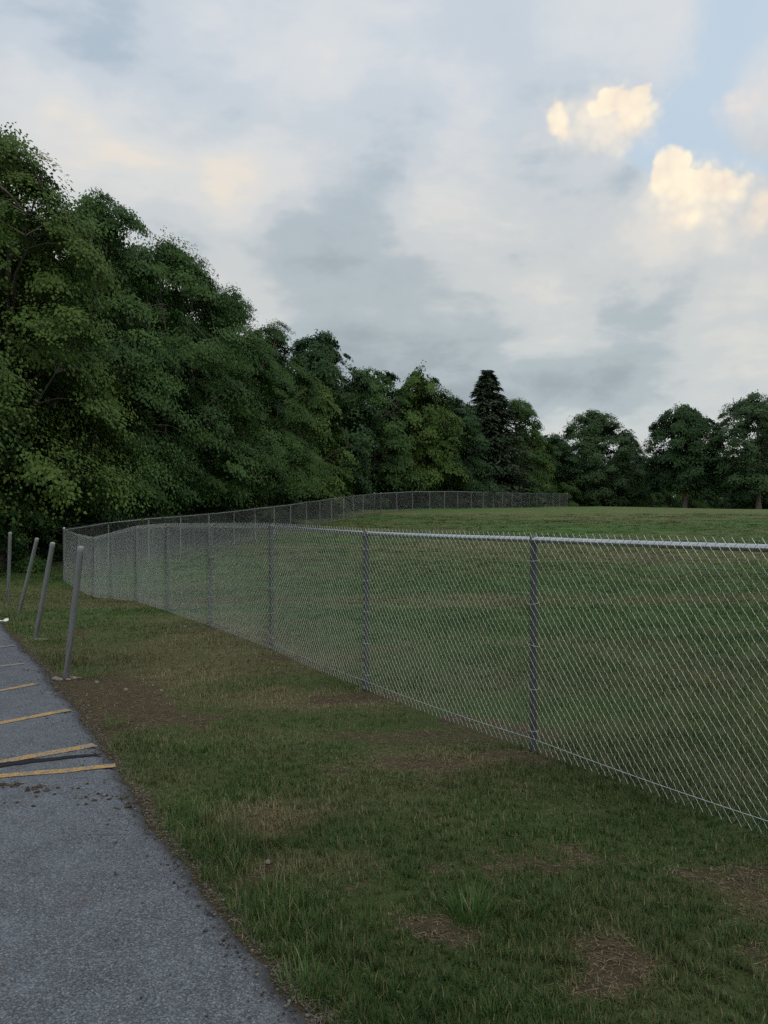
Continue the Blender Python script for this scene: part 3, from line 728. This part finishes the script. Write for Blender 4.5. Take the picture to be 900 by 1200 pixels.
    la, lb, lc = np.clip(rgl.normal(0, .48, N), -1, 1), np.clip(rgl.normal(0, .42, N), -.9, .9), rgl.normal(0, thick, N)
    zz = lc - droop * la * np.abs(la) * .9 - .25 * la - .25 * lb * lb + .12
    C = S[idx] + sz[idx][:, None] * (o[idx] * la[:, None] + sdv[idx] * lb[:, None]); C[:, 2] += sz[idx] * zz
    nr = np.array([0, 0, .45]) + dv[idx] * .9 + o[idx] * .2 + rgl.normal(0, .22, (N, 3)); nr /= np.linalg.norm(nr, axis=1)[:, None]
    ax = o[idx] * (.55 + .6 * la[:, None]) + sdv[idx] * lb[:, None] * 1.2 + rgl.normal(0, .45, (N, 3)); ax[:, 2] -= .35 + droop * .6
    ax -= nr * (ax * nr).sum(1)[:, None]; ax /= np.linalg.norm(ax, axis=1)[:, None] + 1e-9
    ln = leaf * (.65 + .7 * rgl.random(N)); V, F = leaf_quads(C, ax, nr, ln, ln * (.62 + .3 * rgl.random(N)))
    stone = rgl.random(n_spray)
    tint = np.clip(.36 * rgl.random(N) + .66 * stone[idx] - .04 + .10 * (rho[idx] - .6), 0, 1)
    crown = np_mesh('crown', V, F, mat, False, {'tint': ('FACE', tint)})
    return trunk, crown

def gen_spruce(seed, H, Rr):
    rgl = np.random.default_rng(seed); Cs, As, Ns, Ls, Ti = [], [], [], [], []
    z = .06 * H; bp = []
    while z < H * .985:
        f = 1 - z / H; n = 7 if f > .1 else 5
        for q in range(n):
            az = rgl.random() * 6.283; L = (Rr * f ** .85 + .05) * rgl.uniform(.75, 1.12); s = np.linspace(0, 1, 6)
            o = np.array([math.cos(az), math.sin(az), 0]); sd = np.array([-o[1], o[0], 0])
            pz = z + L * (.10 * s - .42 * s ** 2 + .20 * s ** 3)
            pts = o * (s * L)[:, None] + np.stack([0 * s, 0 * s, pz], 1); bp.append((pts, .03 * (1 - .8 * s)))
            m = int(26 + 60 * f); u = rgl.random(m) ** .7
            p = np.stack([np.interp(u, s, pts[:, k]) for k in range(3)], 1)
            lat = rgl.normal(0, 1, m); p += sd * (lat * .22 * L * (1 - u * .6))[:, None]; p[:, 2] -= np.abs(lat) * .10 * L
            axv = o * .7 + sd * (np.sign(lat) * .7)[:, None] + rgl.normal(0, .25, (m, 3)); axv[:, 2] -= .75
            nv = np.array([0, 0, 1.]) + o * .7 + rgl.normal(0, .4, (m, 3))
            Cs.append(p); As.append(axv); Ns.append(nv); Ls.append(rgl.uniform(.22, .5, m)); Ti.append(rgl.random(m) * .6 + .35 * u)
        z += .28 * (.5 + .7 * f) * H / 14
    C, A, N_, L = map(np.concatenate, (Cs, As, Ns, Ls)); N_ /= np.linalg.norm(N_, axis=1)[:, None]; A -= N_ * (A * N_).sum(1)[:, None]; A /= np.linalg.norm(A, axis=1)[:, None]
    V, F = leaf_quads(C, A, N_, L, L * .34)
    crown = np_mesh('crown', V, F, m_need, False, {'tint': ('FACE', np.clip(np.concatenate(Ti), 0, 1))})
    bp.append((np.array([[0, 0, -.2], [0, 0, H * .5], [0, 0, H * .99]]), np.array([H * .016, H * .009, .02])))
    Va, Fa = tube_rings(bp, 4); return np_mesh('trunk', Va, Fa, m_bark, True), crown

p_broad = lambda t: np.sqrt(np.clip(1 - ((t - .38) / .64) ** 2, .02, 1)) ** .9
p_round = lambda t: np.clip(1 - np.abs((t - .42) / .60) ** 2.6, .03, 1) ** .6
p_full = lambda t: np.clip(1 - np.clip((t - .15) / .9, 0, 1) ** 2.6, .04, 1) ** .62 * (.80 + .20 * smooth(0, .25, t))
K = {}
K['maple_a'] = gen_tree(1, 15, 5.2, 3.0, 580, 180, .135, .95, p_full, m_leaf, zmin=2.3, bdiv=11, bsize=(.24, .40))
K['maple_b'] = gen_tree(2, 14, 5.0, 2.8, 560, 180, .135, .95, p_full, m_leaf, lump=.42, zmin=2.3, bdiv=11, bsize=(.24, .40))
K['ash_a'] = gen_tree(3, 15, 4.8, 3.0, 640, 175, .125, 1.0, p_full, m_leafy, droop=.6, lump=.4, zmin=2.3)
K['far_a'] = gen_tree(4, 14, 4.8, 2.4, 340, 105, .25, 1.05, p_full, m_leafd, zmin=2.3)
K['far_b'] = gen_tree(5, 14, 5.2, 2.4, 340, 105, .25, 1.1, p_broad, m_leaf, lump=.45, zmin=2.3)
K['far_c'] = gen_tree(6, 13, 4.6, 2.2, 340, 105, .25, 1.1, p_full, m_leafy, droop=.6, lump=.4, zmin=2.3)
K['shade'] = gen_tree(7, 12, 4.2, 2.6, 760, 75, .22, .75, p_round, m_leafd, lump=.10, trunk_r=.27, bark=m_bark2, bdiv=5, bsize=(.16, .26), zmin=2.4, thick=.28, inner=.35)
K['oak'] = gen_tree(8, 13.5, 5.2, 2.8, 700, 75, .22, .8, p_round, m_leafg, lump=.18, trunk_r=.30, bark=m_bark2, bdiv=5, bsize=(.16, .27), zmin=2.4, thick=.26, inner=.3)
K['feather'] = gen_tree(9, 13, 5.6, 1.0, 640, 75, .24, .95, p_full, m_leafg, droop=-.4, lump=.18, bdiv=5, bsize=(.15, .26), thick=.26, inner=.3)
K['spruce'] = gen_spruce(10, 15, 4.6)
K['wood'] = gen_tree(14, 14, 4.8, .6, 420, 85, .27, 1.15, p_full, m_leafd, lump=.3, bdiv=6, zmin=.4)
K['bush'] = gen_tree(11, 3.0, 1.9, .15, 110, 90, .10, .5, p_full, m_leafd, n_limb=8, trunk_r=.05)
K['bush_b'] = gen_tree(12, 3.2, 1.9, .15, 110, 90, .10, .55, p_full, m_leaf, n_limb=8, trunk_r=.05, droop=.6)
REFH = dict(wood=14, maple_a=15, maple_b=14, ash_a=15, far_a=14, far_b=14, far_c=13, shade=12, oak=13.5, feather=13, spruce=15, bush=3.0, bush_b=3.2)
def tree(kind, x, y, h, wide, rz, label, group=None, name=None, cat='tree', tilt=0.0):
    t = empty(name or {'spruce': 'spruce_tree', 'bush': 'shrub', 'bush_b': 'shrub'}.get(kind, 'leafy_tree'), (x, y, gz(x, y) - .05), R(rz))
    s = h / REFH[kind]; t.scale = (s * wide, s * wide, s); t.rotation_euler = (R(tilt), 0, R(rz))
    obj('trunk', K[kind][0], t); obj('crown', K[kind][1], t)
    return tag(t, label, cat, group)
WOOD = 'trees at the edge of the wood'
front = [
 ('ash_a', -12.5, 26.8, 14.0, .92, 20, 'tallest leafy tree with drooping yellow-green sprays, filling the picture edge behind the four posts'),
 ('maple_a', -11.2, 32.0, 13.7, .76, 100, 'large dark maple next to the tallest tree, behind the fence corner'),
 ('maple_b', -9.9, 37.2, 13.7, .82, 200, 'broad maple with layered drooping boughs overhanging the fence beyond its corner'),
 ('maple_a', -8.4, 43.4, 12.8, .78, 310, 'maple sloping the treeline down, before the paler bush-like tree'),
 ('maple_b', -7.2, 49.8, 12.0, .76, 60, 'dark rounded maple between the sloping boughs and the pale yellow-green tree'),
 ('far_c', -4.9, 57.2, 9.4, .82, 30, 'pale yellow-green low tree bulging over the back fence'),
 ('far_a', -5.2, 64.0, 13.6, .80, 75, 'dark tree with feathery top rising above the pale yellow-green tree'),
 ('far_b', -.9, 72.5, 12.2, .85, 140, 'dense dark tree behind the doubled posts of the back fence'),
 ('far_c', 3.4, 76, 12.4, .78, 250, 'pale-topped tree with spreading sprays, next before the spruce'),
 ('far_a', 6.9, 80.5, 10.6, .90, 10, 'wide drooping green tree in front of the spruce'),
 ('spruce', 11.3, 90.0, 15.2, 1.5, 0, 'dark pointed spruce standing above the treeline'),
 ('far_b', 15.2, 94.5, 12.2, .72, 290, 'leafy tree just past the spruce with an open uneven top'),
 ('far_c', 18.6, 103.0, 9.6, .75, 180, 'lower green tree behind the end of the back fence'),
 ('feather', 27.6, 108.0, 12.4, 1.0, 45, 'broad feathery grey-green tree with a brushy dome'),
 ('far_a', 33.6, 114.0, 10.0, .72, 120, 'small dark tree filling the gap before the round shade tree'),
 ('shade', 36.3, 100.0, 12.2, 1.0, 15, 'neat round shade tree with a bare pale trunk on the field edge'),
 ('oak', 43.4, 96.0, 13.2, 1.0, 200, 'spreading oak with open crown and thick trunk at the field edge'),
]
for k_, x, y, h, w, rz, lb in front: tree(k_, x, y, h, w, rz, lb, WOOD)
rr = random.Random(8)
ORD = ['first', 'second', 'third', 'fourth', 'fifth', 'sixth', 'seventh', 'eighth', 'ninth', 'tenth', 'eleventh', 'twelfth', 'thirteenth', 'fourteenth', 'fifteenth', 'sixteenth', 'seventeenth', 'eighteenth', 'nineteenth', 'twentieth', 'twenty-first', 'twenty-second', 'twenty-third', 'twenty-fourth', 'twenty-fifth', 'twenty-sixth', 'twenty-seventh', 'twenty-eighth', 'twenty-ninth', 'thirtieth', 'thirty-first', 'thirty-second', 'thirty-third', 'thirty-fourth', 'thirty-fifth', 'thirty-sixth', 'thirty-seventh', 'thirty-eighth', 'thirty-ninth', 'fortieth']
back = [(-16.8, 26.0, 13.6), (-14.9, 33.5, 13.8), (-13.2, 39, 13.2), (-21, 24, 14), (-18.5, 31, 14), (-17, 37.5, 14), (-15, 43.5, 13.5), (-13, 50, 13), (-11, 57, 12.5), (-9.5, 66, 12.5), (-6, 74, 12.5), (-2, 81, 12), (3, 86, 12), (7, 92, 11.5), (12, 101, 11), (22, 106, 9.2), (24, 116, 9.5), (30, 120, 9), (35, 124, 8),
        (40, 128, 8.5), (46, 122, 9), (52, 112, 10), (57, 104, 11), (63, 120, 11), (70, 108, 11), (-24, 34, 14), (-21, 42, 13), (-19, 52, 13), (-15, 64, 12), (17, 108, 9), (-27, 27, 13), (-12, 74, 12), (-7, 84, 11.5), (-2, 92, 11.5), (4, 99, 11), (9, 108, 10.5)]
for i, (x, y, h) in enumerate(sorted(back, key=lambda q: q[1])):
    k_ = 'wood'
    tree(k_, x + rr.uniform(-.6, .6), y + rr.uniform(-.6, .6), h, rr.uniform(.9, 1.1), rr.uniform(0, 360), ORD[i] + ' dark tree of the rear rank in the wood, counting away from the viewer', 'trees deeper in the wood')
far = [(43, 150, 9), (51, 152, 9.5), (59, 148, 10), (64, 152, 10.5), (35, 155, 10), (71, 150, 11), (27, 155, 10), (80, 150, 11)]
for i, (x, y, h) in enumerate(sorted(far)):
    tree('feather', x, y, h, 1.3, i * 70, ORD[i] + ' misty grey-green tree far beyond the field, counting towards the oak', 'far trees beyond the field')
bushes = [(-15.5, 22.5, 2.6), (-13.6, 24.6, 2.8), (-12.2, 27.0, 2.4), (-11.4, 30.2, 2.6), (-10.9, 33.2, 2.4), (-10.2, 36.5, 2.6), (-9.4, 40, 2.6), (-8.6, 43.5, 2.4), (-7.8, 47.5, 2.6), (-7.0, 51.5, 2.4), (-5.6, 57, 2.6), (-4.6, 62, 2.8), (-2.6, 68, 2.8), (.4, 71, 2.6), (3.6, 75, 2.8), (6.4, 79, 2.6), (9.2, 84, 2.8), (12.0, 89, 2.8), (15.0, 94.5, 2.8), (18.6, 100.5, 3), (22.6, 103.5, 3.2), (26.5, 105, 2.6), (29.5, 106, 3), (32.5, 107, 3.4), (34.5, 109, 3.0), (-18, 21.5, 3), (38.5, 112, 3.0), (44.5, 118, 3.2), (48, 114, 2.6), (53, 108, 3), (41, 121, 3.2), (37, 118, 3.2)]
for i, (x, y, h) in enumerate(sorted(bushes, key=lambda q: q[1])):
    tree('bush' if i % 3 else 'bush_b', x, y, h, rr.uniform(.9, 1.2), rr.uniform(0, 360), ORD[i] + ' dark shrub along the foot of the wood, counting from the leaning posts', 'undergrowth at the foot of the wood', cat='shrub')
tree('bush_b', 41.0, 112.0, 5.4, .9, 40, 'pale hazy bush between the round shade tree and the oak', cat='shrub')

# ------------------------------------------------------------------ small things on the ground
m_grav, nt, b = new_mat('edge_gravel'); t = attr(nt, 'tint')
setc(nt, b, cmix(nt, t, (.030, .029, .028), (.17, .155, .135))); b.inputs['Roughness'].default_value = .9
rgl = np.random.default_rng(77)
def scatter_stones(x, y, size, zoff, mat, name):
    protos = [rock_mesh('', 200 + q, None, .65) for q in range(6)]
    Vs, Fs, T, off = [], [], [], 0
    z = np.where(x < edge_x(y) - .03, asph_z(x, y), ground(x, y)) + zoff
    ti = rgl.random(len(x)) ** 1.6
    for i in range(len(x)):
        v, f = protos[i % 6]; a = rgl.random() * 6.28; c_, s_ = math.cos(a), math.sin(a)
        w = np.stack([v[:, 0] * c_ - v[:, 1] * s_, v[:, 0] * s_ + v[:, 1] * c_, v[:, 2]], 1) * size[i] + np.array([x[i], y[i], z[i]])
        Vs.append(w); Fs.append(f + off); T.append(np.full(20, ti[i])); off += 12
    return np_mesh(name, np.concatenate(Vs), np.concatenate(Fs), mat, False, {'tint': ('FACE', np.concatenate(T))})
n = 5200; y = 2.2 + 9 * rgl.random(n) ** 1.7; x = edge_x(y) + rgl.normal(.045, .065, n) - (rgl.random(n) < .10) * rgl.random(n) ** 2 * .5
tag(obj('gravel', scatter_stones(x, y, .0035 + .007 * rgl.random(n) ** 2, .002, m_grav, 'gravel')), 'loose grey gravel and crumbled asphalt along the edge of the drive', 'gravel', kind='stuff')

m_clod, nt, b = new_mat('dried_soil'); t = attr(nt, 'tint'); setc(nt, b, cmix(nt, t, (.030, .022, .013), (.085, .062, .036))); b.inputs['Roughness'].default_value = .95
cx = np.concatenate([rgl.normal(-2.28, .10, 46), rgl.normal(-2.02, .05, 24), rgl.normal(-1.62, .08, 30), rgl.normal(-1.38, .06, 30), rgl.uniform(-2.2, -1.3, 40)])
cy = np.concatenate([rgl.normal(4.98, .035, 46), rgl.normal(4.92, .03, 24), rgl.normal(4.75, .03, 30), rgl.normal(4.62, .03, 30), rgl.uniform(4.6, 5.0, 40)])
tag(obj('soil_crumbs', scatter_stones(cx, cy, (.003 + np.where(np.arange(len(cx)) < 70, .021, .013) * rgl.random(len(cx)) ** 2.5), .001, m_clod, 'soil_crumbs')), 'crumbs of dried brown soil strewn across the asphalt below the yellow lines', 'soil crumbs', kind='stuff')

# dead grass and leaf crumbs lying on the bare soil
m_straw, nt, b = new_mat('dead_straw'); t = attr(nt, 'tint'); setc(nt, b, cmix(nt, t, (.055, .040, .020), (.24, .190, .105))); b.inputs['Roughness'].default_value = .85
n = 150000; y = 2.3 + 11 * rgl.random(n) ** 1.3; x = (rgl.random(n) * 2 - 1) * (.6 * y + .3)
d = np.clip(attr_dirt(x, y) + .45 * attr_dry(x, y), 0, 1); k_ = (rgl.random(n) < smooth(.25, .7, d) * .8) & (x > edge_x(y) + .02)
x, y = x[k_], y[k_]; n = len(x)
a = rgl.random(n) * 6.283; L = .012 + .045 * rgl.random(n) ** 1.5; w = .0006 + .0009 * rgl.random(n) + .0002 * y; z = ground(x, y) + .003 + .010 * rgl.random(n) ** 2; tz = rgl.normal(0, .12, n) * L
c_, s_ = np.cos(a), np.sin(a)
V = np.stack([np.stack([x - s_ * w, y + c_ * w, z], 1), np.stack([x + s_ * w, y - c_ * w, z], 1), np.stack([x + c_ * L, y + s_ * L, z + np.abs(tz)], 1)], 1).reshape(-1, 3)
tag(obj('dead_grass', np_mesh('dead_grass', V, np.arange(3 * n).reshape(-1, 3), m_straw, False, {'tint': ('FACE', rgl.random(n))})), 'dead straw and leaf crumbs lying on the bare soil patches', 'dead grass', kind='stuff')

# stones one can pick out
m_stone, nt, b = new_mat('pale_stone'); P = obj_co(nt); n_ = nfac(nt, P, 3, 4, .6); setc(nt, b, cmix(nt, n_, (.12, .11, .09), (.26, .24, .20))); b.inputs['Roughness'].default_value = .9
for q, (x, y, s_, lb) in enumerate([(-2.48, 7.95, .030, 'small pale stone on the bare soil, nearest the grass'), (-2.86, 8.25, .026, 'small pale stone just past the nearest leaning post'),
        (-2.12, 7.9, .022, 'small pale stone at the far rim of the bare soil'), (-2.95, 7.05, .026, 'small pale stone by the end of a yellow line'), (-2.72, 7.0, .018, 'tiny pale pebble at the asphalt edge near the third yellow line'),
        (-.55, 3.93, .022, 'small stone in the thin grass of the foreground'), (-2.95, 12.3, .045, 'white stone at the foot of the chain-link fence')]):
    v, f = rock_mesh('', 60 + q, None, .6); o = obj('stone', np_mesh('stone', v * s_, f, m_stone)); o.location = (x, y, gz(x, y) + s_ * .25); o.rotation_euler = (0, 0, q * 1.3)
    tag(o, lb, 'stone', 'stones lying on the verge')

# crumpled paper at the drive's edge
m_paper, nt, b = new_mat('white_paper'); setc(nt, b, (.72, .72, .70)); b.inputs['Roughness'].default_value = .8
gu = np.linspace(-1, 1, 7); U, W = np.meshgrid(gu, gu); Z = .035 * (fbm(U * 2 + 4, W * 2 + 2, 1.0, 3) - .3) + .02 * np.abs(U + .3 * W)
V = np.stack([U.ravel() * .075, W.ravel() * .05, Z.ravel()], 1); ii = (np.arange(6)[:, None] * 7 + np.arange(6)[None]).ravel()
o = obj('paper_scrap', np_mesh('paper_scrap', V, np.stack([ii, ii + 1, ii + 8, ii + 7], 1), m_paper)); o.location = (-5.86, 12.75, float(asph_z(np.array([-5.86]), np.array([12.75]))[0]) + .01); o.rotation_euler = (.1, -.15, .5)
tag(o, 'white crumpled paper scrap at the grassy edge of the drive', 'litter')

# rank grass clump and a few broadleaf weeds
def clump(x, y, n, hgt, spread, wid, label, seed):
    r_ = np.random.default_rng(seed); a = r_.random(n) * 6.283; rr_ = r_.random(n) ** .5 * spread
    bx, by = x + np.cos(a) * rr_, y + np.sin(a) * rr_; h_ = hgt * (.5 + .6 * r_.random(n)); ln = .2 + .6 * r_.random(n); a2 = a + r_.normal(0, .5, n)
    Vs, Fs = [], []; s5 = np.linspace(0, 1, 5)
    for i in range(n):
        u = np.array([math.cos(a2[i]), math.sin(a2[i])]); sd = np.array([-u[1], u[0]])
        for k_, s_ in enumerate(s5):
            r0 = h_[i] * ln[i] * s_ ** 1.8; zz = h_[i] * (s_ - .35 * ln[i] * s_ ** 2); w_ = wid * (1 - s_ ** 1.5) * .5 + .0003
            for sg in (-1, 1): Vs.append((bx[i] + u[0] * r0 + sd[0] * w_ * sg - x, by[i] + u[1] * r0 + sd[1] * w_ * sg - y, zz))
        Fs += [[i * 10 + 2 * k_, i * 10 + 2 * k_ + 1, i * 10 + 2 * k_ + 3, i * 10 + 2 * k_ + 2] for k_ in range(4)]
    t_ = np.repeat(.5 + .5 * r_.random(n), 4); d_ = np.repeat((r_.random(n) < .08) * .8, 4)
    o = obj('grass_clump', np_mesh('grass_clump', np.array(Vs), np.array(Fs), m_grass, True, {'tint': ('FACE', t_), 'dry': ('FACE', d_), 'lush': ('FACE', d_ * 0 + .8)})); o.location = (x, y, gz(x, y) - .005)
    tag(o, label, 'grass clump', 'rank grass clumps')
clump(.36, 3.42, 90, .17, .09, .0055, 'tall bright grass clump beside the bare patches in the foreground', 1)
clump(-2.1, 6.5, 60, .09, .12, .006, 'low green grass tuft alone on the bare soil by the drive', 2)
clump(-3.02, 8.55, 80, .13, .22, .006, 'leafy grass clump behind the foot of the nearest leaning post', 3)
clump(-4.4, 10.9, 70, .12, .2, .007, 'pale green grass clump at the foot of the rust-streaked post', 4)
clump(-.28, 2.9, 60, .12, .10, .005, 'rank grass clump hanging over the asphalt edge in the foreground', 5)

# low pale barrier beyond the field, and one bird
m_pale, nt, b = new_mat('pale_metal'); setc(nt, b, (.42, .44, .44)); b.inputs['Roughness'].default_value = .5
t = empty('guard_rail', (47.0, 128.0, gz(47, 128)), R(8))
V, F = tube_rings([(np.array([[-3, 0, .95], [0, 0, 1.0], [3, 0, 1.08]]), np.array([.11, .11, .11]))], 6); obj('rail', np_mesh('rail', V, F, m_pale, True), t)
pm = np_mesh('post', *lathe([(.06, -.2), (.06, 1.05)], 8), m_pale, True)
for x in (-2.8, 0, 2.8): obj('post', pm, t).location = (x, .12, 0)
tag(t, 'low pale guard rail beyond the field, seen beside the oak trunk', 'guard rail')
m_bird, nt, b = new_mat('dark_bird'); setc(nt, b, (.02, .02, .022))
V = np.array([[0, .22, 0], [.05, .05, .03], [-.05, .05, .03], [0, 0, -.05], [0, -.18, 0], [.06, -.26, 0], [-.06, -.26, 0], [.05, -.06, .03], [-.05, -.06, .03], [.30, .02, .13], [.55, -.12, .06], [-.30, .02, .13], [-.55, -.12, .06]])
F = [np.array([[0, 1, 3], [0, 3, 2], [0, 2, 1], [4, 3, 7], [4, 8, 3], [4, 7, 8], [4, 5, 6], [1, 9, 7], [9, 10, 7], [2, 8, 11], [11, 8, 12], [1, 7, 3], [2, 3, 8]]), np.array([[1, 2, 8, 7]])]
o = obj('bird', np_mesh('bird', V, F, m_bird)); o.location = (39.8, 120, 15.4); o.rotation_euler = (0, .2, 1.2); tag(o, 'tiny dark bird flying against the grey sky', 'bird')

# small broad-leaved weeds in the turf
r_ = np.random.default_rng(321); Vs, Fs, T, off = [], [], [], 0
for q in range(170):
    y = 2.3 + 9.5 * r_.random() ** 1.4; x = r_.uniform(-.6, .6) * y
    if x < float(edge_x(y)) + .04: continue
    z = gz(x, y); sz = r_.uniform(.007, .014); nl = r_.integers(4, 8)
    for k_ in range(nl):
        a = k_ * 6.283 / nl + r_.normal(0, .25); u = np.array([math.cos(a), math.sin(a), 0]); sd_ = np.array([-u[1], u[0], 0]); up = np.array([0, 0, 1.])
        b0 = np.array([x, y, z + .012 + r_.uniform(0, .022)]); li = r_.uniform(.1, .7); L = sz * r_.uniform(.8, 1.5); W_ = L * r_.uniform(.3, .42)
        m1 = b0 + u * L * .35 + up * L * .35 * li; m2 = b0 + u * L * .75 + up * L * .5 * li; tp_ = b0 + u * L * 1.05 + up * L * .42 * li
        Vs += [b0, m1 + sd_ * W_, m2 + sd_ * W_ * .8, tp_, m2 - sd_ * W_ * .8, m1 - sd_ * W_]; Fs.append([off + i for i in range(6)]); T.append(.1 + .6 * r_.random()); off += 6
T = np.array(T)
tag(obj('weeds', np_mesh('weeds', np.array(Vs), np.array(Fs), m_grass, False, {'tint': ('FACE', T), 'dry': ('FACE', T * 0), 'lush': ('FACE', T * 0 + .6)})), 'small broad-leaved weeds scattered through the grass of the verge', 'weeds', kind='stuff')
